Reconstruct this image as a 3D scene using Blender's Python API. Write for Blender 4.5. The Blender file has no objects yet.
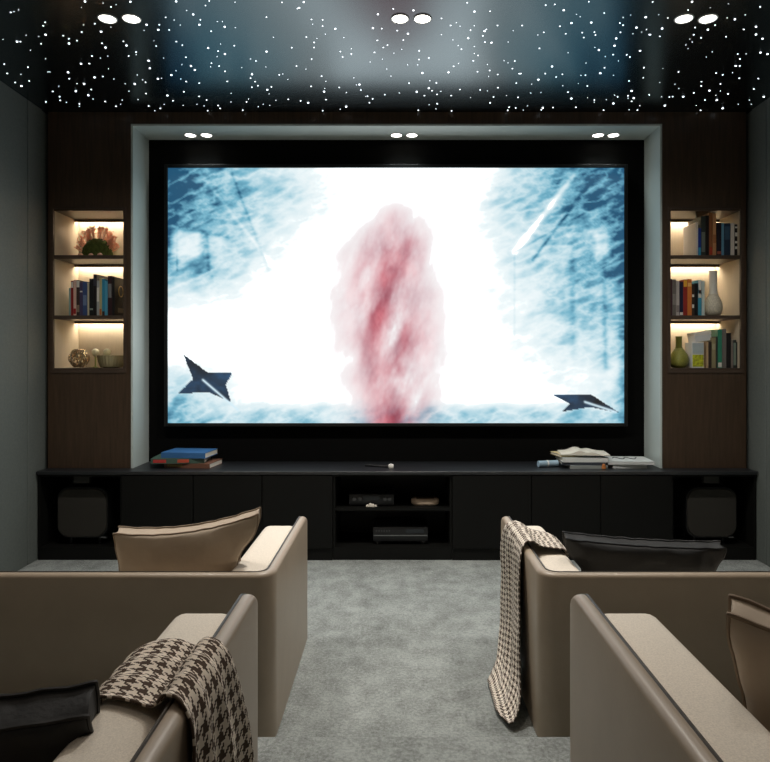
import bpy, bmesh, math, random
import numpy as np
from mathutils import Vector, Matrix, Euler, noise as mnoise

# ------------------------------------------------------------------ camera, world, exposure
F = 660.0; VX, VY = 397.0, 357.0; EYE = 1.25
scn = bpy.context.scene
COL = scn.collection
cam_d = bpy.data.cameras.new('camera'); cam = bpy.data.objects.new('camera', cam_d); COL.objects.link(cam)
cam.location = (0, 0, EYE); cam.rotation_euler = (math.pi/2, 0, 0)
cam_d.sensor_fit = 'HORIZONTAL'; cam_d.sensor_width = 36.0; cam_d.lens = F*36.0/770
cam_d.shift_x = -(VX-385)/770; cam_d.shift_y = -(381-VY)/770
cam_d.clip_start = 0.02
scn.camera = cam
w = bpy.data.worlds.new('world'); scn.world = w; w.use_nodes = True
w.node_tree.nodes['Background'].inputs[0].default_value = (0.01, 0.012, 0.014, 1)
w.node_tree.nodes['Background'].inputs[1].default_value = 0.5
vs = scn.view_settings
vs.view_transform = 'Standard'; vs.look = 'None'; vs.gamma = 1; vs.use_curve_mapping = False
vs.exposure = 0.0
scn.cycles.use_denoising = True
scn.cycles.max_bounces = 8
scn.cycles.sample_clamp_indirect = 4

SCREEN_GAIN = 2.4
AISLE_W = 42.0      # ceiling downlights before the screen
NICHE_W = 3.2       # downlights in the soffit of the screen niche
FILL_W = 19.0       # added unseen downlights, fill light for the seats
LED = 21           # shelf light strips

def X(px, Y): return (px-VX)*Y/F
def Z(py, Y): return EYE-(py-VY)*Y/F

# ------------------------------------------------------------------ helpers
def lin(c):
    o = []
    for v in c:
        v = v/255.0
        o.append(v/12.92 if v <= 0.04045 else ((v+0.055)/1.055)**2.4)
    return (o[0], o[1], o[2], 1)

MATS = {}
def mat(name, col, rough=0.6, metal=0.0, spec=0.5, noise=None, bump=None, coat=0, sheen=0, grain=None, emis=None, trans=0, coords='Object'):
    if name in MATS: return MATS[name]
    m = bpy.data.materials.new(name); m.use_nodes = True
    nt = m.node_tree; b = nt.nodes['Principled BSDF']
    c = lin(col)
    b.inputs['Base Color'].default_value = c
    b.inputs['Roughness'].default_value = rough
    b.inputs['Metallic'].default_value = metal
    b.inputs['Specular IOR Level'].default_value = spec
    b.inputs['Coat Weight'].default_value = coat
    b.inputs['Sheen Weight'].default_value = sheen
    b.inputs['Transmission Weight'].default_value = trans
    tc = nt.nodes.new('ShaderNodeTexCoord')
    if noise:
        sc, amt = noise
        mp = nt.nodes.new('ShaderNodeMapping'); nt.links.new(tc.outputs[coords], mp.inputs[0])
        if grain: mp.inputs['Scale'].default_value = grain
        n = nt.nodes.new('ShaderNodeTexNoise'); n.inputs['Scale'].default_value = sc; n.inputs['Detail'].default_value = 6
        n.inputs['Roughness'].default_value = 0.65
        nt.links.new(mp.outputs[0], n.inputs['Vector'])
        r = nt.nodes.new('ShaderNodeValToRGB'); nt.links.new(n.outputs['Fac'], r.inputs[0])
        r.color_ramp.elements[0].position = 0.3; r.color_ramp.elements[1].position = 0.7
        r.color_ramp.elements[0].color = tuple(max(0, v*(1-amt)) for v in c[:3])+(1,)
        r.color_ramp.elements[1].color = tuple(min(1, v*(1+amt)) for v in c[:3])+(1,)
        nt.links.new(r.outputs[0], b.inputs['Base Color'])
    if bump:
        sc, st = bump[0], bump[1]
        n = nt.nodes.new('ShaderNodeTexNoise'); n.inputs['Scale'].default_value = sc; n.inputs['Detail'].default_value = 5
        nt.links.new(tc.outputs[coords], n.inputs['Vector'])
        bp = nt.nodes.new('ShaderNodeBump'); bp.inputs['Strength'].default_value = st
        bp.inputs['Distance'].default_value = bump[2] if len(bump) > 2 else 0.005
        nt.links.new(n.outputs['Fac'], bp.inputs['Height']); nt.links.new(bp.outputs[0], b.inputs['Normal'])
    if emis:
        b.inputs['Emission Color'].default_value = lin(emis[0]); b.inputs['Emission Strength'].default_value = emis[1]
    MATS[name] = m
    return m

def link(name, bm, m, parent=None, smooth=False, loc=None):
    me = bpy.data.meshes.new(name)
    bmesh.ops.recalc_face_normals(bm, faces=bm.faces[:])
    bm.to_mesh(me); bm.free()
    ms = m if isinstance(m, (list, tuple)) else [m]
    for q in ms: me.materials.append(q)
    if smooth:
        for p in me.polygons: p.use_smooth = True
        try: me.set_sharp_from_angle(angle=math.radians(smooth if smooth is not True else 50))
        except Exception: pass
    o = bpy.data.objects.new(name, me); COL.objects.link(o)
    if loc is not None: o.location = loc
    if parent is not None: o.parent = parent
    return o

def tag(o, label=None, cat=None, group=None, kind=None):
    if label: o['label'] = label
    if cat: o['category'] = cat
    if group: o['group'] = group
    if kind: o['kind'] = kind
    return o
def empty(name, loc, label, cat, group=None, rot=(0, 0, 0)):
    o = bpy.data.objects.new(name, None); COL.objects.link(o)
    o.location = loc; o.rotation_euler = rot; o.empty_display_size = 0.05
    return tag(o, label, cat, group)
def struct(name, bm, m, smooth=False):
    return tag(link(name, bm, m, None, smooth), kind='structure')

def abox(bm, x0, x1, y0, y1, z0, z1, bev=0.0, seg=2, M=None, mi=0):
    r = bmesh.ops.create_cube(bm, size=1.0)
    vs_ = r['verts']
    for v in vs_:
        v.co = Vector(((x0+x1)/2+v.co.x*(x1-x0), (y0+y1)/2+v.co.y*(y1-y0), (z0+z1)/2+v.co.z*(z1-z0)))
    fs = set(f for v in vs_ for f in v.link_faces)
    for f in fs: f.material_index = mi
    if bev > 0:
        es = list(set(e for v in vs_ for e in v.link_edges))
        rr = bmesh.ops.bevel(bm, geom=es, offset=bev, segments=seg, profile=0.5, affect='EDGES')
        allv = set(v for f in rr['faces'] for v in f.verts)
        for f in rr['faces']: f.material_index = mi
    else: allv = set(vs_)
    if M is not None:
        seen = set(allv)
        stack = list(allv)
        while stack:
            v = stack.pop()
            for e in v.link_edges:
                o2 = e.other_vert(v)
                if o2 not in seen: seen.add(o2); stack.append(o2)
        for v in seen: v.co = M @ v.co
    return bm
def B(*a, **k):
    bm = bmesh.new(); abox(bm, *a, **k); return bm

def lathe(bm, prof, c=(0, 0, 0), seg=24, ripple=None):
    rings = []
    for (r, z) in prof:
        ring = []
        for i in range(seg):
            a = 2*math.pi*i/seg
            rr = r*(1+(ripple[1]*math.cos(ripple[0]*a) if ripple else 0))
            ring.append(bm.verts.new((c[0]+rr*math.cos(a), c[1]+rr*math.sin(a), c[2]+z)))
        rings.append(ring)
    for a, b_ in zip(rings, rings[1:]):
        for i in range(seg):
            bm.faces.new((a[i], a[(i+1) % seg], b_[(i+1) % seg], b_[i]))
    if prof[0][0] > 1e-4: bm.faces.new(rings[0][::-1])
    if prof[-1][0] > 1e-4: bm.faces.new(rings[-1])
    bmesh.ops.remove_doubles(bm, verts=[v for r in rings for v in r], dist=1e-6)
    return bm

def tube(bm, pts, r, seg=8, closed=False, taper=None):
    pts = [Vector(p) for p in pts]; n = len(pts); rings = []
    prev = None
    for i, p in enumerate(pts):
        if closed: t = pts[(i+1) % n]-pts[i-1]
        else: t = pts[min(i+1, n-1)]-pts[max(i-1, 0)]
        t.normalize()
        if prev is None:
            u = t.cross(Vector((0, 0, 1)))
            if u.length < 0.1: u = t.cross(Vector((0, 1, 0)))
        else: u = prev-t*prev.dot(t)
        u.normalize(); prev = u; v = t.cross(u)
        rr = r if taper is None else r*(1+(taper-1)*i/(n-1))
        rings.append([bm.verts.new(p+u*rr*math.cos(2*math.pi*k/seg)+v*rr*math.sin(2*math.pi*k/seg)) for k in range(seg)])
    for i in range(n if closed else n-1):
        a, b_ = rings[i], rings[(i+1) % n]
        for k in range(seg): bm.faces.new((a[k], a[(k+1) % seg], b_[(k+1) % seg], b_[k]))
    if not closed:
        bm.faces.new(rings[0][::-1]); bm.faces.new(rings[-1])
    return bm

# ------------------------------------------------------------------ materials
M_wall = mat('grey fabric wall panel', (98, 104, 100), 0.7, noise=(90, .12), bump=(260, .15, .001))
M_wood = mat('dark brown wood veneer', (72, 56, 42), 0.36, noise=(5, .28), grain=(14, 14, .9), bump=(60, .05, .001))
M_shelfwood = mat('shelf oak veneer', (74, 60, 49), 0.45, noise=(6, .22), grain=(1, 9, 9))
M_back = mat('light beige shelf lining', (196, 182, 158), 0.7, noise=(14, .05), grain=(8, 8, .7))
M_reveal = mat('pale grey painted reveal', (196, 206, 202), 0.5, noise=(3, .04))
M_tvwall = mat('black acoustic fabric', (7, 7, 6), 0.9, spec=.12, noise=(200, .2))
M_cab = mat('black matt lacquer', (13, 13, 11), 0.55, spec=.22, noise=(4, .06))
M_cabin = mat('black cabinet lining', (12, 12, 12), 0.7, noise=(4, .1))
M_top = mat('black satin worktop', (20, 23, 27), 0.42, spec=.9, noise=(5, .08), bump=(30, .02, .001))
M_leather = mat('taupe leather', (161, 146, 127), 0.40, noise=(7, .05), bump=(220, .12, .0015), coat=.05)
M_pipe = mat('dark leather welt', (62, 54, 46), 0.4, noise=(20, .1))
M_linen = mat('oatmeal woven fabric', (222, 213, 198), 0.9, noise=(320, .16), bump=(420, .3, .0015), sheen=.1)
M_cream = mat('cream cushion velvet', (188, 172, 152), 0.8, noise=(6, .06), bump=(16, .35, .01), sheen=.15)
M_creampipe = mat('beige cushion piping', (140, 122, 102), 0.7, noise=(30, .1))
M_black = mat('charcoal cushion fabric', (21, 23, 24), 0.65, noise=(9, .12), bump=(18, .45, .012), sheen=.05)
M_blackpipe = mat('black cushion piping', (16, 16, 17), 0.5, noise=(30, .1))
M_white = mat('white ceramic', (225, 222, 212), 0.45, noise=(10, .04))
M_paper = mat('white book pages', (222, 216, 202), 0.85, noise=(3, .08), grain=(1, 1, 120))
M_metal = mat('brushed metal', (150, 150, 150), 0.35, 1.0, noise=(30, .1))
M_device = mat('black device casing', (20, 20, 21), 0.4, noise=(15, .1))
M_grille = mat('dark speaker grille cloth', (44, 41, 35), 0.8, noise=(300, .3))
M_lampring = mat('white lamp trim', (190, 192, 190), 0.4, noise=(10, .05))

def carpet_mat():
    m = bpy.data.materials.new('grey cut pile carpet'); m.use_nodes = True
    nt = m.node_tree; b = nt.nodes['Principled BSDF']; b.inputs['Roughness'].default_value = 0.95
    b.inputs['Specular IOR Level'].default_value = 0.15
    tc = nt.nodes.new('ShaderNodeTexCoord')
    def N(scale, det, rough, st=(1, 1, 1)):
        mp = nt.nodes.new('ShaderNodeMapping'); mp.inputs['Scale'].default_value = st
        nt.links.new(tc.outputs['Object'], mp.inputs[0])
        n = nt.nodes.new('ShaderNodeTexNoise'); n.inputs['Scale'].default_value = scale
        n.inputs['Detail'].default_value = det; n.inputs['Roughness'].default_value = rough
        nt.links.new(mp.outputs[0], n.inputs['Vector']); return n
    n1 = N(3.2, 5, .62, (1, .9, 1)); n2 = N(11, 4, .7, (1, .8, 1)); n3 = N(85, 6, .9)
    def mth(op, a, b_, v=None):
        q = nt.nodes.new('ShaderNodeMath'); q.operation = op
        for i, z in enumerate((a, b_)):
            if isinstance(z, (int, float)): q.inputs[i].default_value = z
            else: nt.links.new(z, q.inputs[i])
        return q.outputs[0]
    s = mth('ADD', mth('MULTIPLY', n1.outputs['Fac'], .45), mth('MULTIPLY', n2.outputs['Fac'], .55))
    s = mth('ADD', s, mth('MULTIPLY', n3.outputs['Fac'], 1.25))
    r = nt.nodes.new('ShaderNodeValToRGB'); r.color_ramp.elements[0].position = .72; r.color_ramp.elements[1].position = 1.5/1.0 if False else 1.0
    s2 = mth('MULTIPLY', s, .76)
    nt.links.new(s2, r.inputs[0])
    r.color_ramp.elements[0].color = lin((120, 124, 121)); r.color_ramp.elements[1].color = lin((180, 186, 183))
    nt.links.new(r.outputs[0], b.inputs['Base Color'])
    bp = nt.nodes.new('ShaderNodeBump'); bp.inputs['Strength'].default_value = .8; bp.inputs['Distance'].default_value = .008
    nt.links.new(n3.outputs['Fac'], bp.inputs['Height']); nt.links.new(bp.outputs[0], b.inputs['Normal'])
    return m
M_carpet = carpet_mat()

def hound_mat(name, ca, cb, pitch=.02):
    m = bpy.data.materials.new(name); m.use_nodes = True
    nt = m.node_tree; b = nt.nodes['Principled BSDF']; b.inputs['Roughness'].default_value = .95
    b.inputs['Specular IOR Level'].default_value = .1
    uv = nt.nodes.new('ShaderNodeUVMap'); uv.uv_map = 'UVMap'
    sp = nt.nodes.new('ShaderNodeSeparateXYZ'); nt.links.new(uv.outputs[0], sp.inputs[0])
    def mth(op, a, b_):
        q = nt.nodes.new('ShaderNodeMath'); q.operation = op
        for i, z in enumerate((a, b_)):
            if isinstance(z, (int, float)): q.inputs[i].default_value = z
            elif z is not None: nt.links.new(z, q.inputs[i])
        return q.outputs[0]
    k = 8/pitch
    u = mth('FLOOR', mth('MULTIPLY', sp.outputs[0], k), 0); v = mth('FLOOR', mth('MULTIPLY', sp.outputs[1], k), 0)
    wu = mth('LESS_THAN', mth('FLOORED_MODULO', u, 8), 3.5); wv = mth('LESS_THAN', mth('FLOORED_MODULO', v, 8), 3.5)
    tw = mth('LESS_THAN', mth('FLOORED_MODULO', mth('ADD', u, v), 4), 1.5)
    f = mth('ADD', mth('MULTIPLY', wu, tw), mth('MULTIPLY', wv, mth('SUBTRACT', 1, tw)))
    mx = nt.nodes.new('ShaderNodeMix'); mx.data_type = 'RGBA'
    nt.links.new(f, mx.inputs[0]); mx.inputs[6].default_value = lin(ca); mx.inputs[7].default_value = lin(cb)
    nt.links.new(mx.outputs[2], b.inputs['Base Color'])
    n = nt.nodes.new('ShaderNodeTexNoise'); n.inputs['Scale'].default_value = 400
    bp = nt.nodes.new('ShaderNodeBump'); bp.inputs['Strength'].default_value = .4; bp.inputs['Distance'].default_value = .002
    nt.links.new(n.outputs['Fac'], bp.inputs['Height']); nt.links.new(bp.outputs[0], b.inputs['Normal'])
    return m

def gloss_ceiling():
    m = mat('black stretch ceiling', (6, 8, 10), 0.26, spec=.9, noise=(2, .1), coat=.6)
    m.node_tree.nodes['Principled BSDF'].inputs['Coat Roughness'].default_value = .24
    m.node_tree.nodes['Principled BSDF'].inputs['Specular Tint'].default_value = (.8, .95, 1, 1)
    m.node_tree.nodes['Principled BSDF'].inputs['Coat Tint'].default_value = (.8, .95, 1, 1)
    return m
M_ceil = gloss_ceiling()

# ------------------------------------------------------------------ room dimensions
HALF = 2.217; PANEL = 4.168; CAB = 4.064; TVW = 4.435; CEIL = 2.797
SOFF = Z(126, PANEL); NXL = X(133, PANEL); NXR = X(660, PANEL); SHB = 4.49
CT = Z(471, CAB)   # worktop height
STEP_Y = 1.92; PLAT = .15
REAR = -1.6

struct('floor', B(-HALF-.1, HALF+.1, REAR-.1, 4.7, -.1, 0), M_carpet)
pl = struct('floor_platform', B(-HALF, HALF, REAR, STEP_Y, -.01, PLAT, bev=.012), M_carpet, smooth=True)
struct('ceiling', B(-HALF-.1, HALF+.1, REAR-.1, 4.7, CEIL, CEIL+.1), M_ceil)

def side_wall(name, s):
    bm = bmesh.new()
    x0 = s*HALF; x1 = s*(HALF+.1)
    abox(bm, min(x0+s*.012, x1), max(x0+s*.012, x1), REAR, 4.7, 0, CEIL)
    ys = [REAR, -.4, .7, 1.8, 2.885, 3.963, 4.128]
    for a, b_ in zip(ys, ys[1:]):
        abox(bm, min(x0, x0+s*.02), max(x0, x0+s*.02), a+.003, b_-.003, .0, CEIL, bev=.003, seg=1)
    return struct(name, bm, M_wall)
side_wall('wall_left', -1); side_wall('wall_right', 1)
struct('wall_rear', B(-HALF, HALF, REAR-.1, REAR, 0, CEIL), M_wood)

# screen wall: brown cheeks with shelf openings, header, black fabric behind the screen
SHT, SHBOT = Z(209, PANEL), Z(370, PANEL)
def cheek(bm, xa, xb, oa, ob):
    y0, y1 = PANEL, 4.52
    abox(bm, xa, oa, y0, y1, CT, SOFF+.012); abox(bm, ob, xb, y0, y1, CT, SOFF+.012)
    abox(bm, oa, ob, y0, y1, CT, SHBOT); abox(bm, oa, ob, y0, y1, SHT, SOFF+.012)
OL = (X(53, PANEL), X(124, PANEL)); OR = (X(670, PANEL), X(741, PANEL))
bm = bmesh.new()
cheek(bm, -HALF+.012, NXL-.012, *OL); cheek(bm, NXR+.012, HALF-.012, *OR)
abox(bm, -HALF+.012, HALF-.012, PANEL, 4.52, SOFF+.012, CEIL)
struct('wall_front', bm, M_wood)
bm = bmesh.new(); abox(bm, NXL-.011, NXR+.011, TVW, TVW+.06, 0, SOFF+.011)
struct('wall_screen', bm, M_tvwall)
bm = bmesh.new()
abox(bm, NXL-.012, NXL, PANEL-.003, TVW, CT, SOFF+.012); abox(bm, NXR, NXR+.012, PANEL-.003, TVW, CT, SOFF+.012)
abox(bm, NXL, NXR, PANEL-.003, TVW, SOFF, SOFF+.012)
struct('trim_1', bm, M_reveal)

# ------------------------------------------------------------------ lamps
M_glow = mat('downlight diffuser', (255, 255, 255), .5, emis=((255, 250, 240), 9))
def downlight(x, y, z, r, watt, label, group, spread=150, col=(1, .95, .89)):
    t = empty('downlight', (x, y, z), label, 'ceiling light', group)
    bm = bmesh.new(); lathe(bm, [(r*1.16, .004), (r*1.2, -.001), (r*1.12, -.005), (r*1.0, -.003), (r*.99, .004)], seg=32)
    link('trim_ring', bm, M_lampring, t, smooth=True)
    bm = bmesh.new(); lathe(bm, [(r*.99, .002), (r*.98, -.002), (r*.5, -.004), (0, -.0045)], seg=32)
    link('diffuser', bm, M_glow, t, smooth=True)
    ld = bpy.data.lights.new('downlight_beam', 'SPOT'); ld.energy = watt; ld.color = col
    ld.spot_size = math.radians(spread); ld.spot_blend = 1; ld.shadow_soft_size = r
    lo = bpy.data.objects.new('downlight_beam', ld); COL.objects.link(lo); lo.parent = t; lo.location = (0, 0, -.012)
    return t
YD = (CEIL-EYE)*F/(VY-18.5)
for pa, w3 in (((107.5, 131.5), 'left'), ((400, 422.5), 'middle'), ((684, 708), 'right')):
    for k, px in enumerate(pa):
        downlight(X(px, YD), YD, CEIL, .036, AISLE_W*(2.0 if w3 == 'middle' else .8),
                  f"{('left','right')[k]} lamp of the {w3} round downlight pair in the star ceiling", 'downlights in the star ceiling')
YN = (SOFF-EYE)*F/(VY-135)
for pa, w3 in (((190.5, 206.5), 'left'), ((396.5, 412), 'middle'), ((598, 613.5), 'right')):
    for k, px in enumerate(pa):
        downlight(X(px, YN), YN, SOFF, .034, NICHE_W,
                  f"{('left','right')[k]} lamp of the {w3} small downlight pair above the screen", 'downlights in the screen niche', spread=110, col=(.9, 1, .98))
for yy, kw, nm in ((2.2, 1.0, 'between the two sofa rows'), (.45, .36, 'over the near sofas')):  # out-of-view lamps added to fill light on arms, cushions and aisle
    for xx, sd in ((-1.3, 'left'), (.06, 'middle'), (1.4, 'right')):
        downlight(xx, yy, CEIL, .036, FILL_W*kw*(1.9 if sd == 'middle' else .75), f'{sd} added unseen ceiling downlight {nm}', 'added unseen fill downlights over the seats', spread=115 if yy > 1 else 84, col=(1, .84, .69))

# ------------------------------------------------------------------ star lights, read off tile by tile
TILES = [
 (0, [(503,8,3),(610,18,1),(658,40,2),(688,27,1),(483,44,1),(64,73,2),(83,68,1),(110,58,1),(268,132,2),(256,152,2),(270,205,3),(230,216,1),(243,259,2),(154,208,1),(18,233,1),(101,246,3),(121,246,2),(180,297,1),(269,348,1),(494,147,1),(562,140,2),(484,189,2),(599,187,3),(657,161,1),(375,211,2),(407,229,2),(409,257,3),(456,240,2),(604,256,2),(625,281,3),(545,332,2),(529,376,2),(480,377,3),(596,343,1),(639,332,1),(25,380,2),(43,435,2),(166,398,2),(124,440,1),(173,479,2),(90,488,2),(127,509,3),(284,426,1),(295,426,1),(403,428,3),(410,466,2),(560,458,3),(609,453,2),(643,407,1),(675,468,1),(498,496,3),(456,494,1),(449,540,3),(541,530,2),(523,564,3),(551,586,1),(348,510,1),(312,541,2),(353,572,2),(357,594,2),(393,606,1),(272,603,2),(470,615,2),(470,630,1),(623,601,2),(687,629,2),(714,617,1),(724,593,1),(172,583,1),(741,496,1),(731,245,2),(749,269,3),(762,331,2),(764,540,1)]),
 (130, [(2,10,3),(273,8,3),(470,5,2),(447,32,2),(622,13,1),(336,63,1),(374,85,3),(417,117,2),(411,146,3),(211,103,2),(261,118,1),(298,148,1),(98,146,3),(174,146,2),(168,176,3),(232,177,2),(83,180,1),(561,158,3),(548,128,1),(517,128,1),(481,185,2),(624,163,1),(142,241,1),(155,272,2),(274,246,2),(310,267,2),(463,284,3),(522,302,2),(562,320,3),(536,260,1),(618,270,2),(516,334,1),(36,308,2),(36,323,1),(110,359,3),(118,404,3),(200,343,1),(331,339,2),(361,390,3),(384,414,3),(307,383,1),(272,419,1),(245,444,3),(483,374,2),(478,395,1),(528,391,2),(563,422,2),(662,400,1),(714,349,1),(746,361,2),(723,440,3),(714,463,2),(741,483,2),(722,516,2),(757,507,2),(165,466,3),(187,463,1),(43,443,1),(28,497,3),(75,473,1),(92,487,2),(95,554,2),(301,468,1),(333,483,2),(410,492,2),(576,482,2),(598,552,1),(319,543,2),(221,565,3),(254,596,2),(203,618,1),(180,642,2),(110,628,2),(48,589,1),(147,655,1),(315,624,1),(397,617,1),(410,571,2),(454,592,2),(439,627,1),(523,624,2),(534,642,2),(460,655,2),(598,604,1),(690,603,2),(702,586,1),(668,652,2),(760,632,1)]),
 (260, [(131,14,2),(259,12,3),(222,50,2),(232,46,3),(38,101,2),(305,115,2),(371,117,2),(311,143,1),(371,154,2),(446,170,3),(387,202,1),(698,84,3),(669,166,3),(721,169,2),(275,219,2),(338,228,1),(321,251,2),(320,281,2),(188,282,2),(39,305,3),(80,221,1),(497,223,1),(476,305,2),(489,337,2),(541,319,2),(541,289,1),(306,350,2),(695,239,2),(731,281,2),(755,267,2),(678,310,2),(725,350,1),(652,367,1),(751,408,1),(35,396,1),(216,391,2),(273,409,1),(114,443,2),(135,438,1),(165,470,1),(365,451,2),(390,481,1),(556,461,1),(67,514,2),(43,531,3),(54,556,1),(303,511,2),(470,518,2),(380,542,3),(384,523,1),(589,500,3),(598,533,2),(571,503,1),(512,548,1),(168,588,2),(94,594,1),(241,597,2),(286,608,3),(391,590,2),(19,617,1),(58,624,1),(510,631,3),(474,647,1),(371,655,2),(637,569,2),(667,585,2),(648,608,2),(739,560,2),(626,571,1)]),
 (390, [(19,52,2),(139,61,3),(457,16,2),(500,68,3),(593,67,2),(305,109,2),(359,151,2),(393,134,1),(415,155,1),(499,152,1),(477,178,2),(637,151,2),(571,174,2),(560,184,3),(550,212,2),(463,226,3),(562,249,2),(601,252,3),(729,181,1),(700,249,1),(43,181,2),(106,199,3),(79,237,2),(69,292,1),(23,315,1),(304,205,1),(373,236,1),(404,269,1),(423,291,2),(173,301,2),(172,352,2),(230,343,2),(104,383,1),(164,384,1),(192,432,3),(499,275,1),(499,316,1),(521,328,2),(493,360,2),(406,376,1),(377,393,2),(346,428,3),(739,361,2),(699,372,1),(676,359,1),(725,406,2),(765,436,2),(577,382,1),(590,417,2),(638,441,2),(584,453,1),(518,424,2),(748,492,2),(6,451,1),(113,492,2),(236,478,1),(275,490,2),(230,522,3),(249,537,2),(279,559,2),(301,541,1),(158,543,3),(204,566,2),(55,551,1),(363,566,2),(414,530,2),(477,578,1),(534,532,2),(640,519,2),(613,574,2),(593,609,2),(690,566,1),(759,576,2),(577,538,1),(280,614,2),(232,620,1),(272,645,1),(168,653,2),(365,656,2),(697,653,2),(706,635,2),(744,639,2)]),
 (520, [(152,30,2),(206,26,2),(259,60,3),(407,10,2),(499,77,2),(305,136,3),(422,133,3),(334,84,1),(357,99,1),(237,155,2),(271,199,2),(141,191,2),(106,207,1),(13,151,2),(369,193,2),(377,222,2),(441,190,2),(447,207,2),(115,286,2),(591,136,2),(611,149,2),(595,191,2),(570,227,3),(560,270,3),(611,103,1),(656,89,1),(744,101,3),(690,163,3),(749,174,1),(669,199,1),(720,190,1),(766,205,2),(467,296,3),(444,281,1),(285,312,1),(505,335,1),(552,323,2),(583,360,1),(632,324,2),(651,337,2),(708,301,2),(190,393,3),(150,436,2),(109,471,3),(214,456,2),(251,440,2),(5,436,2),(391,373,1),(361,446,1),(388,445,2),(476,433,3),(500,401,2),(554,445,1),(734,400,2),(730,461,1),(646,479,2),(69,498,1),(253,507,1),(345,495,1),(399,509,2),(64,551,1),(124,548,1),(284,545,2),(304,583,3),(400,579,1),(440,592,2),(440,606,1),(511,590,1),(578,573,2),(553,612,3),(560,563,1),(661,538,3),(640,567,2),(640,583,1),(674,581,3),(661,600,2),(766,561,2),(44,627,1),(20,652,1),(196,636,2),(135,638,3),(126,650,2),(331,635,2),(495,652,2),(646,650,1),(695,652,2),(710,626,1)]),
 (640, [(75,11,2),(308,10,3),(524,22,1),(712,40,2),(416,45,1),(285,59,2),(111,87,1),(35,101,3),(165,106,2),(131,168,3),(62,205,2),(117,215,2),(39,174,1),(516,106,1),(562,114,3),(623,88,1),(614,174,2),(687,158,3),(687,204,3),(726,229,3),(714,311,3),(755,320,3),(629,319,1),(327,163,2),(388,140,2),(402,175,3),(445,149,2),(318,205,2),(362,224,2),(296,231,1),(309,249,1),(271,266,1),(284,287,1),(510,217,2),(428,307,1),(393,338,1),(579,320,2),(592,349,2),(567,390,3),(591,390,2),(548,430,1),(588,463,2),(23,401,2),(136,404,1),(18,461,1),(117,488,1),(207,498,1),(230,524,1),(228,426,2),(451,433,2),(490,443,2),(477,497,2),(364,483,2),(363,509,2),(411,536,3),(476,538,1),(522,556,2),(449,566,1),(455,592,3),(385,592,2),(319,550,2),(256,572,3),(174,575,2),(193,572,2),(127,573,1),(53,561,1),(147,625,3),(333,625,1),(359,653,2),(490,641,3),(582,617,1),(648,592,1),(674,527,2),(701,465,2),(733,573,3),(708,606,2),(659,617,1),(3,300,2)]),
]
M_star = mat('star point glow', (255, 255, 255), .5, emis=((238, 246, 255), 5.5))
smesh = None
stars = []
for x0, L in TILES:
    for (zx, zy, s) in L:
        stars.append((x0+zx/5.923, zy/5.923, s))
stars.sort(key=lambda q: (-q[2], q[1]))
K = 0
rest = bmesh.new()
for i, (px, py, s) in enumerate(stars):
    dY = (CEIL-EYE)*F/(VY-py)
    x = X(px, dY); r = {1: .36, 2: .60, 3: .95}[s]*dY/F*.95
    if abs(x) > HALF-.02 or dY > PANEL-.01: continue
    if K >= 300:
        lathe(rest, [(r, 0), (r*.8, -r*.45), (0, -r*.7)], c=(x, dY, CEIL), seg=8); continue
    if smesh is None:
        bm = bmesh.new(); lathe(bm, [(1, .3), (1, 0), (.8, -.45), (.4, -.65), (0, -.7)], seg=10)
        o = link('star_light', bm, M_star); smesh = o.data
    else:
        o = bpy.data.objects.new('star_light', smesh); COL.objects.link(o)
    o.location = (x, dY, CEIL); o.scale = (r, r, r)
    wd_ = {3: 'bright large', 2: 'medium', 1: 'tiny dim'}[s]
    tag(o, wd_+' white star light point set in the glossy black ceiling', 'star light', wd_+' star lights in the black ceiling')
    K += 1
o = link('faint_star_lights', rest, M_star); tag(o, 'faintest pinprick star points scattered between the brighter star lights', 'star light', kind='stuff')

# ------------------------------------------------------------------ projection screen
def vnoise(U, V, fx, fy, seed):
    rs = np.random.RandomState(seed); g = rs.rand(64, 64)
    x = U*fx; y = V*fy; xi = np.floor(x).astype(int); yi = np.floor(y).astype(int)
    xf = x-xi; yf = y-yi; xf = xf*xf*(3-2*xf); yf = yf*yf*(3-2*yf)
    a = g[yi % 64, xi % 64]; b_ = g[yi % 64, (xi+1) % 64]; c = g[(yi+1) % 64, xi % 64]; d = g[(yi+1) % 64, (xi+1) % 64]
    return (a*(1-xf)+b_*xf)*(1-yf)+(c*(1-xf)+d*xf)*yf
def fbm(U, V, fx, fy, seed, o=5):
    s = 0; a = .5; t = 0
    for k in range(o):
        s = s+a*vnoise(U, V, fx*2**k, fy*2**k, seed+k); t += a; a *= .55
    return s/t
def seg_d(U, V, ax, ay, bx, by, asp=1.79):
    dx, dy = (bx-ax)*asp, by-ay
    t = np.clip((((U-ax)*asp)*dx+(V-ay)*dy)/(dx*dx+dy*dy), 0, 1)
    return np.hypot((U-ax)*asp-t*dx, V-ay-t*dy)
def poly_in(U, V, pts):
    ins = np.zeros(U.shape, bool); n = len(pts)
    for i in range(n):
        x1, y1 = pts[i]; x2, y2 = pts[(i+1) % n]
        c = ((y1 > V) != (y2 > V)) & (U < (x2-x1)*(V-y1)/((y2-y1) if y2 != y1 else 1e-9)+x1)
        ins ^= c
    return ins
def sm(a, b_, x):
    t = np.clip((x-a)/(b_-a), 0, 1); return t*t*(3-2*t)
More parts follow.
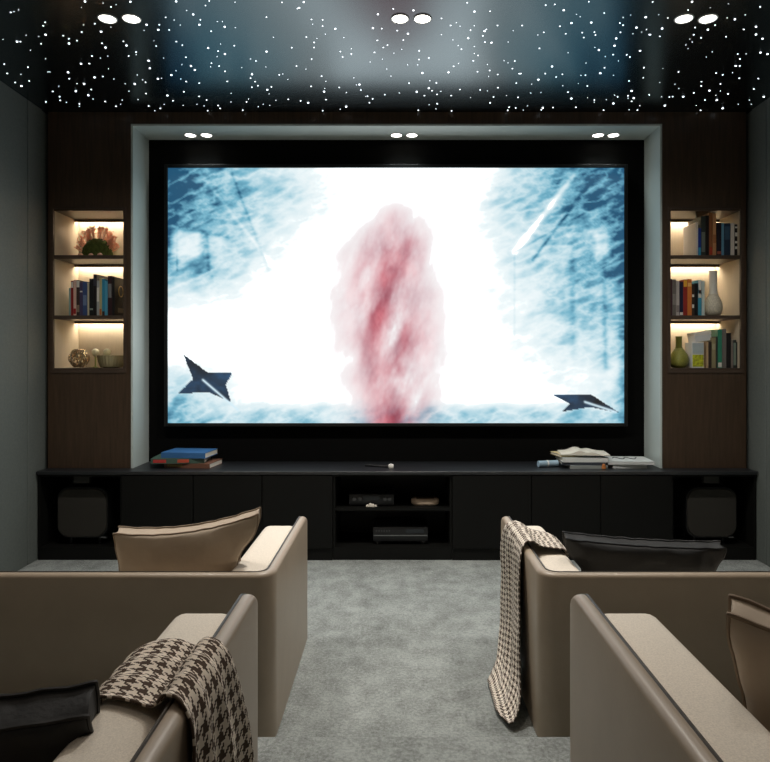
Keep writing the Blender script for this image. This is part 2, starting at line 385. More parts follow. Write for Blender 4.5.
def screen_image(U, V):
    """bright misty hall: returns sRGB 0..1 (x, y from top left)"""
    n = fbm(U, V, 5, 5, 3); n2 = fbm(U+V*.4, V-U*.5, 14, 9, 11); n3 = fbm(U, V, 26, 22, 20)
    dl = sm(.40, .02, U+.10*(n-.5)+np.maximum(0, V-.12)*.42)*sm(.66, .26, V+.25*(n-.5)+.0*U)
    dr = sm(.64, .97, U+.12*(n-.5)-np.maximum(0, V-.1)*.05)*sm(.98, .30, V+.3*(n-.5)-.28*(U-.8))
    d = np.maximum(dl, dr)
    arch = sm(.03, .0, np.abs(np.hypot((U-.10)*1.79, (V-.36))-.48)-.01)*.35*(U < .36)*(V < .4)
    tex = .52+.75*(n2-.5)+.65*(n3-.5)
    cor = sm(.17, 0, U)*sm(.35, 0, V)+sm(.80, 1, U)*sm(.6, 0, V)
    blue = np.clip(d*(tex+.10)*(.85+.75*cor), 0, 1)
    for (ax, ay, bx, by, w_, k) in ((.89, .03, .76, .33, .012, -.38), (.93, .05, .80, .36, .006, .35), (.76, .33, .99, .10, .004, .15), (.07, .02, .26, .45, .008, -.15), (.02, .23, .13, .27, .01, .22), (.14, .02, .22, .4, .006, .16),
                                  (.88, .27, .985, .22, .012, -.25), (.76, .34, .76, .66, .004, .14), (.885, .3, .89, .75, .012, .13), (.955, .28, .96, .78, .010, .2), (.02, .25, .02, .4, .004, .3), (.085, .26, .09, .40, .008, .2)):
        dd = seg_d(U, V, ax, ay, bx, by); blue = np.clip(blue+k*np.exp(-(dd/w_)**2)*np.clip(d*1.6+.15, 0, 1), 0, 1)
    for (a, b_, c, e) in ((.005, .07, .25, .36), (.935, .965, .25, .36)):
        q = sm(a-.012, a+.008, U)*sm(b_+.012, b_-.008, U)*sm(c-.02, c+.015, V)*sm(e+.02, e-.03, V); blue = blue*(1-.75*q)
    edge = .4*np.exp(-(U/.014)**2)*sm(.5, .3, V)+.35*np.exp(-((1-U)/.012)**2)
    floor = sm(.90, .99, V+.03*(n2-.5))*(.22+.35*(n3-.5)+.22*np.abs(U-.5))
    haze = sm(.72, .95, V)*sm(.20, .0, U)*.55*(tex+.2)+sm(.62, .9, V)*sm(.86, 1, U)*.35*(tex+.2)
    blue = np.clip(np.maximum.reduce([blue, floor, haze])+edge, 0, 1)
    blue = np.clip(blue, 0, 1)**1.1*1.12; blue = np.clip(blue*(1+.9*(np.abs(fbm(U*.8+V*.9, V*.3-U*.4, 26, 34, 90)-.5)*4-.55)), 0, .95)
    white = np.array([1, 1, 1.]); mid = np.array([.46, .70, .79]); dark = np.array([.10, .29, .42])
    t = blue[..., None]
    c = np.where(t < .45, white+(mid-white)*(t/.45), mid+(dark-mid)*((t-.45)/.55))
    # soft column of rosy mist in the middle of the picture
    cx = .487+.012*np.sin(V*9)+.02*(fbm(U, V, 4, 6, 50)-.5)
    wd = .052+.034*np.sin(np.clip((V-.12)/.88, 0, 1)*2.9)
    col = np.exp(-np.abs((U-cx)/wd)**1.9)*sm(.08, .36, V)*(.60+1.5*(fbm(U+V*.15, V, 22, 6, 60)-.5))
    col = np.clip(col, 0, .9)[..., None]
    red = np.array([.70, .30, .36])+(fbm(U, V, 30, 10, 71)[..., None]-.5)*np.array([.5, .45, .4])
    c = c*(1-col)+red*col
    # dark shards flying towards the viewer
    def P_(pts): return [((x-168)/456., (y-168)/255.) for x, y in pts]
    s1 = poly_in(U, V, P_([(183, 354), (207, 372), (232, 373), (226, 385), (231, 402), (208, 392), (178, 394), (193, 379)]))
    s2 = poly_in(U, V, P_([(553, 395), (592, 395), (620, 413), (590, 407), (561, 412), (570, 404)]))
    k = (s1 | s2)[..., None]
    dk = np.array([.13, .19, .26])+(n3[..., None]-.5)*np.array([.12, .35, .55])
    c = np.where(k, dk, c)
    for (ax, ay, bx, by) in ((203, 380, 238, 410), (585, 402, 616, 412)):
        a = P_([(ax, ay), (bx, by)]); dd = seg_d(U, V, a[0][0], a[0][1], a[1][0], a[1][1])
        g = np.exp(-(dd/.005)**2)[..., None]; c = c*(1-g)+np.array([.85, .93, .97])*g
    return np.clip(c, 0, 1)

SY = 4.385
sx0, sx1, sz1, sz0 = X(168, SY), X(624, SY), Z(168, SY), Z(423, SY)
scr = empty('projection_screen', ((sx0+sx1)/2, SY, sz0), 'large framed cinema screen showing a bright misty hall with blue shadows', 'screen')
NX, NY = 456, 255
us = np.linspace(0, 1, NX+1); vv = np.linspace(0, 1, NY+1)
U, V = np.meshgrid(us, vv)
img = screen_image(U, V)
img = img*np.array([.985, 1, 1])
linimg = np.where(img <= .04045, img/12.92, ((img+.055)/1.055)**2.4)
lum = linimg.min(axis=2, keepdims=True)
linimg = linimg*(1+(SCREEN_GAIN-1)*np.clip((lum-.86)/.14, 0, 1)**1.5*np.array([.9, 1, 1.06]))
xs = (sx0+(sx1-sx0)*U)-(sx0+sx1)/2; zs = sz1-(sz1-sz0)*V-sz0
co = np.stack([xs.ravel(), np.zeros(xs.size), zs.ravel()], 1)
idx = np.arange((NX+1)*(NY+1)).reshape(NY+1, NX+1)
quads = np.stack([idx[:-1, :-1].ravel(), idx[1:, :-1].ravel(), idx[1:, 1:].ravel(), idx[:-1, 1:].ravel()], 1)
me = bpy.data.meshes.new('screen_picture')
me.vertices.add(len(co)); me.vertices.foreach_set('co', co.ravel())
me.loops.add(quads.size); me.loops.foreach_set('vertex_index', quads.ravel())
me.polygons.add(len(quads)); me.polygons.foreach_set('loop_start', np.arange(0, quads.size, 4)); me.polygons.foreach_set('loop_total', np.full(len(quads), 4))
me.update(calc_edges=True)
at = me.color_attributes.new('picture', 'FLOAT_COLOR', 'POINT')
at.data.foreach_set('color', np.concatenate([linimg.reshape(-1, 3), np.ones((xs.size, 1))], 1).ravel())
m = bpy.data.materials.new('projected picture'); m.use_nodes = True
nt = m.node_tree; b = nt.nodes['Principled BSDF']
b.inputs['Base Color'].default_value = (.02, .02, .02, 1); b.inputs['Roughness'].default_value = .8
va = nt.nodes.new('ShaderNodeVertexColor'); va.layer_name = 'picture'
nt.links.new(va.outputs[0], b.inputs['Emission Color']); b.inputs['Emission Strength'].default_value = 1.0
me.materials.append(m)
so = bpy.data.objects.new('picture', me); COL.objects.link(so); so.parent = scr
bm = bmesh.new(); w_ = .022; hx = (sx1-sx0)/2; hz = sz1-sz0
for a in ((-hx-w_, -hx, -w_, hz+w_), (hx, hx+w_, -w_, hz+w_), (-hx, hx, hz, hz+w_), (-hx, hx, -w_, 0)):
    abox(bm, a[0], a[1], -.012, TVW-SY, a[2], a[3], bev=.002, seg=1)
link('frame', bm, mat('black screen frame', (14, 15, 16), .4, noise=(10, .1)), scr)
link('back_board', B(-hx, hx, .004, TVW-SY, 0, hz), M_tvwall, scr)

# ------------------------------------------------------------------ wall shelves with light strips
M_strip = mat('warm light strip', (255, 240, 210), .5, emis=((255, 240, 216), LED))
def shelf_unit(ox, label):
    x0, x1 = ox
    t = empty('wall_shelf', ((x0+x1)/2, PANEL, SHBOT), label, 'shelf', 'lit shelves either side of the screen')
    L = lambda n, bm, m: link(n, bm, m, t)
    hw = (x1-x0)/2; H = SHT-SHBOT
    y1 = SHB-PANEL
    L('back_panel', B(-hw, hw, y1, y1+.012, 0, H), M_back)
    for s in (-1, 1): L('side_panel', B(min(s*hw, s*(hw-.006)), max(s*hw, s*(hw-.006)), .012, y1, 0, H), M_back)
    for s in (-1, 1): L('edge_strip', B(min(s*hw, s*(hw-.003)), max(s*hw, s*(hw-.003)), -.004, .012, -.0, H), M_shelfwood)
    def zz(py): return Z(py, PANEL)-SHBOT
    boards = [(zz(258.8), zz(255.2)), (zz(319), zz(315.4)), (H-.012, H), (-.0, .012)]
    for i, (a, b_) in enumerate(boards):
        L('shelf', B(-hw+.006, hw-.006, -.003, y1, a, b_, bev=.0015, seg=1), M_shelfwood)
        if i < 3:
            L('light_lip', B(-hw+.006, hw-.006, y1-.058, y1-.052, a-.016, a), M_shelfwood)
            o = L('light_strip', B(-hw+.01, hw-.01, y1-.048, y1-.012, a-.004, a-.001), M_strip)
    L('sill', B(-hw-.014, hw+.014, -.006, .0, -.018, .0), M_shelfwood)
    L('head_trim', B(-hw-.014, hw+.014, -.006, .0, H, H+.014), M_shelfwood)
    for s in (-1, 1): L('side_trim', B(min(s*hw, s*(hw+.014)), max(s*hw, s*(hw+.014)), -.006, 0, 0, H), M_shelfwood)
    return t
shelf_unit(OL, 'lit three-tier wall shelf set in brown panelling left of the screen')
shelf_unit(OR, 'lit three-tier wall shelf set in brown panelling right of the screen')

# ------------------------------------------------------------------ low cabinets
CY1 = 4.43
def carcass(x0, x1, name, label, group=None):
    t = empty(name, ((x0+x1)/2, CAB, 0), label, 'cabinet', group)
    hw = (x1-x0)/2; d = CY1-CAB; top = CT-.02
    th = .014; kz = Z(547.5, CAB)
    bm = bmesh.new()
    abox(bm, -hw+.001, -hw+th, 0, d, 0, top); abox(bm, hw-th, hw-.001, 0, d, 0, top)
    abox(bm, -hw+th, hw-th, 0, d, 0, kz); abox(bm, -hw+th, hw-th, 0, d, top-th, top)
    link('body', bm, M_cab, t)
    link('back_panel', B(-hw+th, hw-th, d-.01, d, kz, top-th), M_cabin, t)
    return t, hw, kz, top, th
cx = [-HALF+.006, X(122.5, CAB), X(194, CAB), X(262.5, CAB), X(333, CAB), X(452, CAB), X(531, CAB), X(600, CAB), X(671, CAB), HALF-.006]
names = {1: 'first black cabinet door right of the left speaker bay', 2: 'black cabinet door below the left book stack, second from speaker bay',
         3: 'black cabinet door left of the open media bay', 5: 'black cabinet door right of the open media bay',
         6: 'middle black cabinet door between media bay and right speaker bay', 7: 'black cabinet door left of the right speaker bay'}
BAY = {}
for i in range(9):
    a, b_ = cx[i], cx[i+1]
    if i in names:
        t, hw, kz, top, th = carcass(a, b_, 'door_cabinet', names[i], 'door cabinets under the worktop')
        link('door', B(-hw+.002, hw-.002, -.018, -.001, .075, top-.004, bev=.002, seg=1), M_cab, t)
        link('plinth', B(-hw+.002, hw-.002, -.006, -.001, 0, .071), M_cab, t)
    elif i == 4:
        t, hw, kz, top, th = carcass(a, b_, 'media_cabinet', 'open black media cabinet with one shelf under the worktop')
        link('shelf', B(-hw+th, hw-th, .01, CY1-CAB-.012, Z(511, CAB), Z(508.6, CAB)), M_cab, t)
    else:
        t, hw, kz, top, th = carcass(a, b_, 'speaker_cabinet', 'open black cabinet bay at the %s end holding a speaker' % ('left' if i == 0 else 'right'), 'speaker bays')
        link('bracket', B(-.05, .045, .02, .06, top-th-.045, top-th), mat('dark bracket', (34, 33, 28), .5, noise=(8, .1)), t)
    BAY[i] = ((a+b_)/2, hw, kz, top)
top = link('worktop', B(-HALF+.004, HALF-.004, CAB-.022, PANEL-.002, CT-.02, CT, bev=.002, seg=1), M_top)
me_ = bmesh.new(); me_.from_mesh(top.data)
abox(me_, NXL+.001, NXR-.001, PANEL-.002, TVW-.001, CT-.02, CT)
me_.to_mesh(top.data); me_.free()
tag(top, 'long black satin worktop running wall to wall below the screen', 'worktop')

def rrect(w_, h, r, n=6):
    pts = []
    for (sx, sy, a0) in ((1, 1, 0), (-1, 1, 90), (-1, -1, 180), (1, -1, 270)):
        for k in range(n+1):
            a = math.radians(a0+90*k/n)
            pts.append((sx*(w_/2-r)+r*math.cos(a), sy*(h/2-r)+r*math.sin(a)))
    return pts
def slab(bm, pts, y0, y1, cx_=0, cz=0, inset=.0):
    """outline in XZ extruded along Y, with a chamfered front"""
    def ring(y, s): return [bm.verts.new((cx_+p[0]*s, y, cz+p[1]*s)) for p in pts]
    R = [ring(y1, 1), ring(y0+inset, 1), ring(y0, 1-inset*4 if inset else 1)]
    n = len(pts)
    for a, b_ in zip(R, R[1:]):
        for i in range(n): bm.faces.new((a[i], a[(i+1) % n], b_[(i+1) % n], b_[i]))
    bm.faces.new(R[0]); bm.faces.new(R[-1])
    return bm
for i, (pa, pb, side) in ((0, (57.5, 106, 'left')), (8, (688, 736.5, 'right'))):
    sy = CAB+.05
    xc = (X(pa, sy)+X(pb, sy))/2; zc = (Z(489, sy)+Z(537, sy))/2; ww = X(pb, sy)-X(pa, sy); hh = Z(489, sy)-Z(537, sy)
    kz = BAY[i][2]
    t = empty('speaker', (xc, sy, kz), 'black loudspeaker with rounded square grille in the %s cabinet bay' % side, 'speaker', 'loudspeakers in the end bays')
    bm = bmesh.new(); slab(bm, rrect(ww+.02, hh+.02, .075), .012, .26, 0, zc-kz, .006); link('housing', bm, M_device, t, smooth=True)
    bm = bmesh.new(); slab(bm, rrect(ww, hh, .07), 0, .014, 0, zc-kz, .006); link('grille', bm, M_grille, t, smooth=True)
    for sx in (-.09, .09):
        for yy in (.05, .2):
            bm = bmesh.new(); lathe(bm, [(.014, 0), (.014, .008), (.009, .012), (.009, zc-kz-hh/2-.004)], c=(sx, yy, 0), seg=16); link('foot', bm, M_device, t, smooth=True)
    bx = X(103.5 if i == 0 else 731, sy)-xc
    tag(link('badge', B(bx-.016, bx+.016, -.003, .0, zc-kz-hh/2-.004, zc-kz-hh/2+.002), M_metal, t), 'small silver badge')
    link('badge_bar', B(bx-.02, bx+.02, 0, .014, zc-kz-hh/2-.008, zc-kz-hh/2+.004), M_device, t)

# ------------------------------------------------------------------ devices in the media bay
yb = CAB+.06
sz = Z(508.6, CAB)
def device(name, label, cat, px0, px1, y, zb, h, build):
    x0, x1 = X(px0, y), X(px1, y)
    t = empty(name, ((x0+x1)/2, y, zb), label, cat)
    build(t, (x1-x0)/2, h); return t
def amp(t, hw, h):
    link('casing', B(-hw, hw, 0, .2, .008, h, bev=.003), M_device, t, smooth=True)
    for s in (-1, 1):
        for yy in (.03, .17):
            bm = bmesh.new(); lathe(bm, [(.01, 0), (.01, .009)], c=(s*(hw-.02), yy, 0), seg=14); link('foot', bm, M_device, t)
    for s in (-.76, -.5, .6, .8):
        bm = bmesh.new(); slab(bm, [(.011*math.cos(a*math.pi/8), .011*math.sin(a*math.pi/8)) for a in range(16)], -.01, .0, s*hw, h*.62, .002)
        link('knob', bm, mat('grey knob', (60, 60, 60), .35, noise=(20, .1)), t, smooth=True)
    link('display', B(-hw*.36, hw*.36, -.002, 0, h*.55, h*.85), mat('display glass', (30, 34, 38), .15, noise=(20, .1)), t)
device('amplifier', 'black amplifier with round knobs on the media bay shelf', 'amplifier', 349, 394, yb, sz, Z(491, yb)-Z(503, yb), amp)
x0 = X(371, yb-.03)
t = empty('ornament', (x0, yb-.03, sz), 'small pale ornament of rounded pebbles in front of the amplifier', 'ornament')
for k, (dx, r) in enumerate(((-.022, .011), (-.004, .016), (.012, .014), (.028, .010))):
    bm = bmesh.new(); lathe(bm, [(0, 0), (r*.8, .003), (r, r*.7), (r*.7, r*1.35), (0, r*1.7)], c=(dx, (k % 2)*.004, .0), seg=14)
    link('pebble', bm, mat('pale stone', (205, 198, 184), .6, noise=(20, .1)), t, smooth=True)
def router(t, hw, h):
    bm = bmesh.new(); n = 36
    prof = [(.86, 0), (.97, .2), (1, .5), (.97, .8), (.86, 1)]
    rings = [[bm.verts.new((hw*r*math.copysign(abs(math.cos(2*math.pi*i/n))**.6, math.cos(2*math.pi*i/n)), .075+.07*r*math.copysign(abs(math.sin(2*math.pi*i/n))**.6, math.sin(2*math.pi*i/n)), z*h)) for i in range(n)] for r, z in prof]
    for a, b_ in zip(rings, rings[1:]):
        for i in range(n): bm.faces.new((a[i], a[(i+1) % n], b_[(i+1) % n], b_[i]))
    bm.faces.new(rings[0]); bm.faces.new(rings[-1])
    link('casing', bm, mat('cream plastic', (208, 186, 162), .5, noise=(10, .03)), t, smooth=True)
    link('top_panel', B(-hw*.62, hw*.62, .035, .11, h, h+.002, bev=.0008, seg=1), mat('tan top panel', (120, 98, 80), .5, noise=(10, .05)), t)
device('media_player', 'flat cream rounded media box on the media bay shelf', 'media player', 411, 440, yb, sz, Z(498, yb)-Z(504, yb), router)
def recv(t, hw, h):
    link('casing', B(-hw, hw, 0, .24, .02, h, bev=.003), M_device, t, smooth=True)
    tag(link('trim_line', B(-hw*.98, hw*.98, -.003, .0, h*.50, h*.55), M_metal, t), 'thin silver line across the front')
    for s in (-1, 1):
        for yy in (.03, .2):
            bm = bmesh.new(); lathe(bm, [(.017, 0), (.019, .006), (.016, .022)], c=(s*(hw-.028), yy, 0), seg=18); link('foot', bm, mat('grey foot', (70, 70, 70), .3, .6, noise=(20, .1)), t, smooth=True)
    for k in range(6):
        link('button', B(-hw*.9+k*.016, -hw*.9+k*.016+.009, -.003, 0, h*.72, h*.82), mat('grey knob', (60, 60, 60)), t)
    link('display', B(hw*.2, hw*.85, -.002, 0, h*.66, h*.88), mat('display glass', (30, 34, 38)), t)
device('receiver', 'black receiver with silver front line in the lower media bay', 'receiver', 373, 428, yb, Z(547.5, CAB), Z(527, yb)-Z(547.5, CAB)+.0, recv)
# remote and puck on the worktop
t = empty('remote_control', (X(378, 4.22), 4.22, CT), 'slim black remote control lying across the worktop centre', 'remote control', rot=(0, 0, -.35))
link('casing', B(-.085, .085, -.018, .018, 0, .013, bev=.004), M_device, t, smooth=True)
for k in range(7): link('button', B(-.07+k*.02, -.062+k*.02, -.006, .006, .013, .015), mat('grey knob', (60, 60, 60)), t)
t = empty('sensor_puck', (X(391, 4.16), 4.16, CT), 'small white round puck beside the remote on the worktop', 'gadget')
bm = bmesh.new(); lathe(bm, [(.014, 0), (.0165, .004), (.0165, .022), (.012, .027), (0, .028)], seg=24); link('casing', bm, M_white, t, smooth=True)
bm = bmesh.new(); lathe(bm, [(.006, .0275), (.006, .0295), (0, .03)], seg=16); link('button', bm, M_lampring, t, smooth=True)

# ------------------------------------------------------------------ sofas
def sofa(xo, s, yF, yB, width, H, z0, cw, label, group):
    """xo: outer face of the aisle arm; s=+1 the sofa extends to +X"""
    t = empty('sofa', (xo+s*width/2, (yF+yB)/2, z0), label, 'sofa', group)
    cxx, cyy = xo+s*width/2, (yF+yB)/2
    T = .038; R = .05; hw = width/2-T/2; y0 = yB-cyy+T/2; y1 = yF-cyy
    path = []
    ds = [0, .002, .006, .012, .02, .03, .042, .055, .08, .2, .4]
    Lr = y1-(y0+R)
    for d in ds:
        if d < Lr: path.append((Vector((-hw, y1-d, 0)), Vector((-1, 0, 0)), d))
    for k in range(9):
        a = math.radians(180+90*k/8)
        path.append((Vector((-hw+R+R*math.cos(a), y0+R+R*math.sin(a), 0)), Vector((math.cos(a), math.sin(a), 0)), 9))
    for k in range(1, 6): path.append((Vector((-hw+R+(2*hw-2*R)*k/6, y0, 0)), Vector((0, -1, 0)), 9))
    for k in range(9):
        a = math.radians(270+90*k/8)
        path.append((Vector((hw-R+R*math.cos(a), y0+R+R*math.sin(a), 0)), Vector((math.cos(a), math.sin(a), 0)), 9))
    for d in reversed(ds):
        if d < Lr: path.append((Vector((hw, y1-d, 0)), Vector((1, 0, 0)), d))
    bm = bmesh.new(); rings = []
    CR = .055
    for p, n, d in path:
        top = H; th = T/2
        if d < CR: top = H-(CR-math.sqrt(max(0, CR*CR-(CR-d)**2)))
        if d < T/2: th = max(.002, math.sqrt(max(0, (T/2)**2-(T/2-d)**2)))
        ring = []
        rt = .8*th
        prof = [(-th, .004), (-th, top*.33), (-th, top*.66), (-th, top-rt)]
        for k in range(1, 8):
            a = math.pi-math.pi*k/8
            prof.append((th*math.cos(a), top-rt+rt*math.sin(a)))
        prof += [(th, top-rt), (th, top*.66), (th, top*.33), (th, .004)]
        for (o_, z) in prof: ring.append(bm.verts.new(p+n*o_+Vector((0, 0, z))))
        rings.append(ring)
    for a, b_ in zip(rings, rings[1:]):
        for i in range(len(a)): bm.faces.new((a[i], a[(i+1) % len(a)], b_[(i+1) % len(a)], b_[i]))
    bm.faces.new(rings[0]); bm.faces.new(rings[-1])
    link('outer_shell', bm, M_leather, t, smooth=60)
    bm = bmesh.new()
    pts = []
    for p, n, d in path:
        top = H
        if d < CR: top = H-(CR-math.sqrt(max(0, CR*CR-(CR-d)**2)))
        dd = max(d, 0)
        pts.append(p+n*(-.62*T/2)*(1 if dd > .03 else .4)+Vector((0, 0, top-.002 if d > .03 else top-.002)))
    tube(bm, pts, .0032, 6); link('piping', bm, M_pipe, t, smooth=True)
    ix = hw-T/2-.001; iy = y0+T/2+.001
    for sg in (-1, 1):
        a, b_ = sorted((sg*ix, sg*(ix-cw)))
        bm = bmesh.new(); abox(bm, a, b_, iy+.002, y1-.035, .06, H-.038, bev=.032, seg=5)
        o = link('arm_cushion', bm, M_linen, t, smooth=180)
    sw = (ix-cw)-.002
    link('base', B(-ix+.003, ix-.003, iy+.002, y1-.09, .03, .13, bev=.006), M_pipe, t)
    for k in range(2):
        a, b_ = (-sw, -.003) if k == 0 else (.003, sw)
        bm = bmesh.new(); abox(bm, a, b_, iy+.125, y1-.08, .13, .285, bev=.03, seg=5); link('seat_cushion', bm, M_linen, t, smooth=180)
        bm = bmesh.new(); abox(bm, a, b_, iy+.002, iy+.12, .13, H-.15, bev=.03, seg=5); link('back_cushion', bm, M_linen, t, smooth=180)
    for sx in (-1, 1):
        for yy in (iy+.06, y1-.14):
            bm = bmesh.new(); lathe(bm, [(.02, 0), (.024, .031)], c=(sx*(ix-.1), yy, 0), seg=14); link('foot', bm, M_pipe, t)
    return t
G = 'sofas in two rows facing the screen'
BR = dict(yF=2.94, yB=2.117, H=.552, z0=0)
FR = dict(yF=1.53, yB=.70, H=.567, z0=PLAT)
sofa(-.3966, -1, width=1.72, cw=.15, label='taupe leather sofa in the far row, left of the aisle', group=G, **BR)
sofa(.46, 1, width=1.70, cw=.145, label='taupe leather sofa in the far row, right of the aisle', group=G, **BR)
sofa(-.319, -1, width=1.75, cw=.145, label='taupe leather sofa in the near row, left of the aisle', group=G, **FR)
sofa(.397, 1, width=1.75, cw=.15, label='taupe leather sofa in the near row, right of the aisle', group=G, **FR)

# ------------------------------------------------------------------ box cushions with two piped edges
def pillow(name, label, W, Hh, g, bulge, M, mf, mp, seed, dent=0, pinch=.06, pr=.0035, rise=0, wk=1.0, tl=0, tr=0):
    """local: X width, Z height, Y thickness (front = -Y)"""
    rnd = random.Random(seed); n = 26
    def outline(u, v):
        # u, v in -1..1 ; sides bow inwards, corners stay pointed
        x = u*(1-pinch*(1-v*v)); z = v*(1-pinch*(1-u*u))
        return x*W/2, z*Hh/2
    def wr(x, z, k): return (mnoise.noise(Vector((x*9+seed, z*9, k)))*.012+mnoise.noise(Vector((x*24+seed, z*24, k)))*.004)
    bm = bmesh.new(); sheets = []
    for sgn in (-1, 1):
        gr = []
        for j in range(n+1):
            row = []
            for i in range(n+1):
                u = math.sin((i/n*2-1)*math.pi/2); v = math.sin((j/n*2-1)*math.pi/2)
                x, z = outline(u, v)
                z += dent*Hh*(u*u-1)*(.5+.5*v)+rise*Hh*u*(.5+.5*v)
                q_ = min(1, max(0, (.85-v)/.75)); q_ = q_*q_*(3-2*q_)
                x += (-tr if u > 0 else tl)*W/2*u*u*q_
                e = (1-u*u)*(1-v*v)
                y = sgn*(g/2+bulge*e**.45+(wk*wr(x, z, sgn*3)*min(1, e*6)+wk*.004*math.sin(x*75+6*mnoise.noise(Vector((x*6, z*6, seed))))*math.exp(-((abs(v)-.8)/.16)**2)))
                # gathered seams
                ed = max(abs(u), abs(v))
                if ed > .9: z += math.sin(x*90+seed)*.0012; x += math.sin(z*80+seed)*.0012
                row.append(bm.verts.new((x, y, z)))
            gr.append(row)
        for j in range(n):
            for i in range(n): bm.faces.new((gr[j][i], gr[j][i+1], gr[j+1][i+1], gr[j+1][i]))
        sheets.append(gr)
    def rim(gr): return [gr[0][i] for i in range(n)]+[gr[j][n] for j in range(n)]+[gr[n][n-i] for i in range(n)]+[gr[n-j][0] for j in range(n)]
    A, C = rim(sheets[0]), rim(sheets[1]); N = len(A)
    mids = []
    for k, (a, b_) in enumerate(zip(A, C)):
        p = (a.co+b_.co)/2; q = Vector((p.x, 0, p.z)); q.normalize()
        mids.append(bm.verts.new(p-q*(.006+.006*mnoise.noise(Vector((k*.35, seed, 0))))))
    for k in range(N):
        k2 = (k+1) % N
        bm.faces.new((A[k], A[k2], mids[k2], mids[k])); bm.faces.new((mids[k], mids[k2], C[k2], C[k]))
    pa = [v.co.copy() for v in A]; pc = [v.co.copy() for v in C]
    o = link(name, bm, mf, None, smooth=75)
    tag(o, label, 'cushion')
    for pts in (pa, pc):
        b2 = bmesh.new(); tube(b2, [p*1.004 for p in pts], pr, 6, closed=True); link('piping', b2, mp, o, smooth=True)
    o.matrix_world = M
    return o
def TR(loc, tiltx=0, roll=0, yaw=0):
    return Matrix.Translation(loc) @ Matrix.Rotation(math.radians(yaw), 4, 'Z') @ Matrix.Rotation(math.radians(tiltx), 4, 'X') @ Matrix.Rotation(math.radians(roll), 4, 'Y')

# yaw about Z, tilt: positive leans the top towards the camera; roll: positive lowers the right side
pillow('throw_pillow', 'cream piped cushion leaning in the far left sofa', .50, .40, .05, .045,
       TR((X(187, 2.36)+.018, 2.37, .480), 14, -1.5, 2), M_cream, M_creampipe, 3, dent=.07, pinch=.02, rise=.07, wk=1.2, tr=.32)
pillow('throw_pillow', 'black piped cushion slumped in the far right sofa', .565, .34, .05, .04,
       TR((X(636, 2.42)+.003, 2.42, .424), 14, 3.2, -2), M_black, M_blackpipe, 8, dent=.0, wk=1.7, tl=.25, tr=.08)
pillow('throw_pillow', 'black piped cushion leaning in the near left sofa', .46, .42, .06, .045,
       TR((-.708, 1.04, .524), 22, -1, 14), M_black, M_blackpipe, 13, dent=0, pinch=.025, wk=1.4)
pillow('throw_pillow', 'cream piped cushion leaning in the near right sofa', .48, .46, .06, .05,
       TR((.812, 1.10, .578), 14, 3, -30), M_cream, M_creampipe, 21, dent=.03, tl=.10, wk=1.3, pr=.0045)

# ------------------------------------------------------------------ houndstooth throws
def throw(name, label, path, yr, mat_, folds, seed, nu=60):
    """path: list of (x, z, (ya, yb), fold) along the length; cloth spans ya..yb across"""
    pts = []
    # resample by Catmull-Rom
    P = [np.array([p[0], p[1], p[2][0], p[2][1], p[3]], float) for p in path]
    for i in range(len(P)-1):
        p0, p1, p2, p3 = P[max(i-1, 0)], P[i], P[i+1], P[min(i+2, len(P)-1)]
        m_ = max(3, int(np.hypot(*(p2[:2]-p1[:2]))/.012))
        for k in range(m_):
            t_ = k/m_
            pts.append(.5*((2*p1)+(-p0+p2)*t_+(2*p0-5*p1+4*p2-p3)*t_**2+(-p0+3*p1-3*p2+p3)*t_**3))
    pts.append(P[-1])
    bm = bmesh.new(); uvl = bm.loops.layers.uv.new('UVMap')
    g = []; s = 0; S = []
    for j, q in enumerate(pts):
        if j: s += float(np.hypot(*(q[:2]-pts[j-1][:2])))
        S.append(s)
        a = pts[max(j-1, 0)]; b_ = pts[min(j+1, len(pts)-1)]
        tx, tz = b_[0]-a[0], b_[1]-a[1]; l = math.hypot(tx, tz) or 1; nx_, nz = -tz/l, tx/l
        if mat_[1] < 0: nx_, nz = -nx_, -nz
        row = []
        for i in range(nu+1):
            u = i/nu
            f = q[4]
            wv = f*(.5+.5*math.sin(u*folds*2*math.pi+seed+1.2*math.sin(s*5+seed)))*(.7+.6*mnoise.noise(Vector((u*3, s*3, seed))))
            wv += f*.2*mnoise.noise(Vector((u*9, s*8, seed+4)))
            y = q[2]+(q[3]-q[2])*u+f*.4*math.cos(u*folds*2*math.pi+seed)
            wv = max(wv, -.001)
            row.append(bm.verts.new((q[0]+nx_*(.004+wv), y, max(q[1]+nz*(.004+wv), .008))))
        g.append(row)
    Wc = yr
    for j in range(len(pts)-1):
        for i in range(nu):
            f = bm.faces.new((g[j][i], g[j][i+1], g[j+1][i+1], g[j+1][i]))
            for lp, (uu, ss) in zip(f.loops, ((i, j), (i+1, j), (i+1, j+1), (i, j+1))):
                lp[uvl].uv = (uu/nu*Wc, S[ss])
    me = bpy.data.meshes.new(name); bm.to_mesh(me); bm.free(); me.materials.append(mat_[0])
    for p in me.polygons: p.use_smooth = True
    o = bpy.data.objects.new(name, me); COL.objects.link(o)
    so = o.modifiers.new('thickness', 'SOLIDIFY'); so.thickness = .004; so.offset = 1 if mat_[1] > 0 else 1
    tag(o, label, 'throw blanket'); return o
M_h1 = hound_mat('dark brown and cream houndstooth', (232, 220, 204), (84, 70, 60), .034)
M_h2 = hound_mat('black and cream houndstooth', (235, 226, 212), (86, 74, 66), .0215)
zc = PLAT+.567; ct = zc-.038
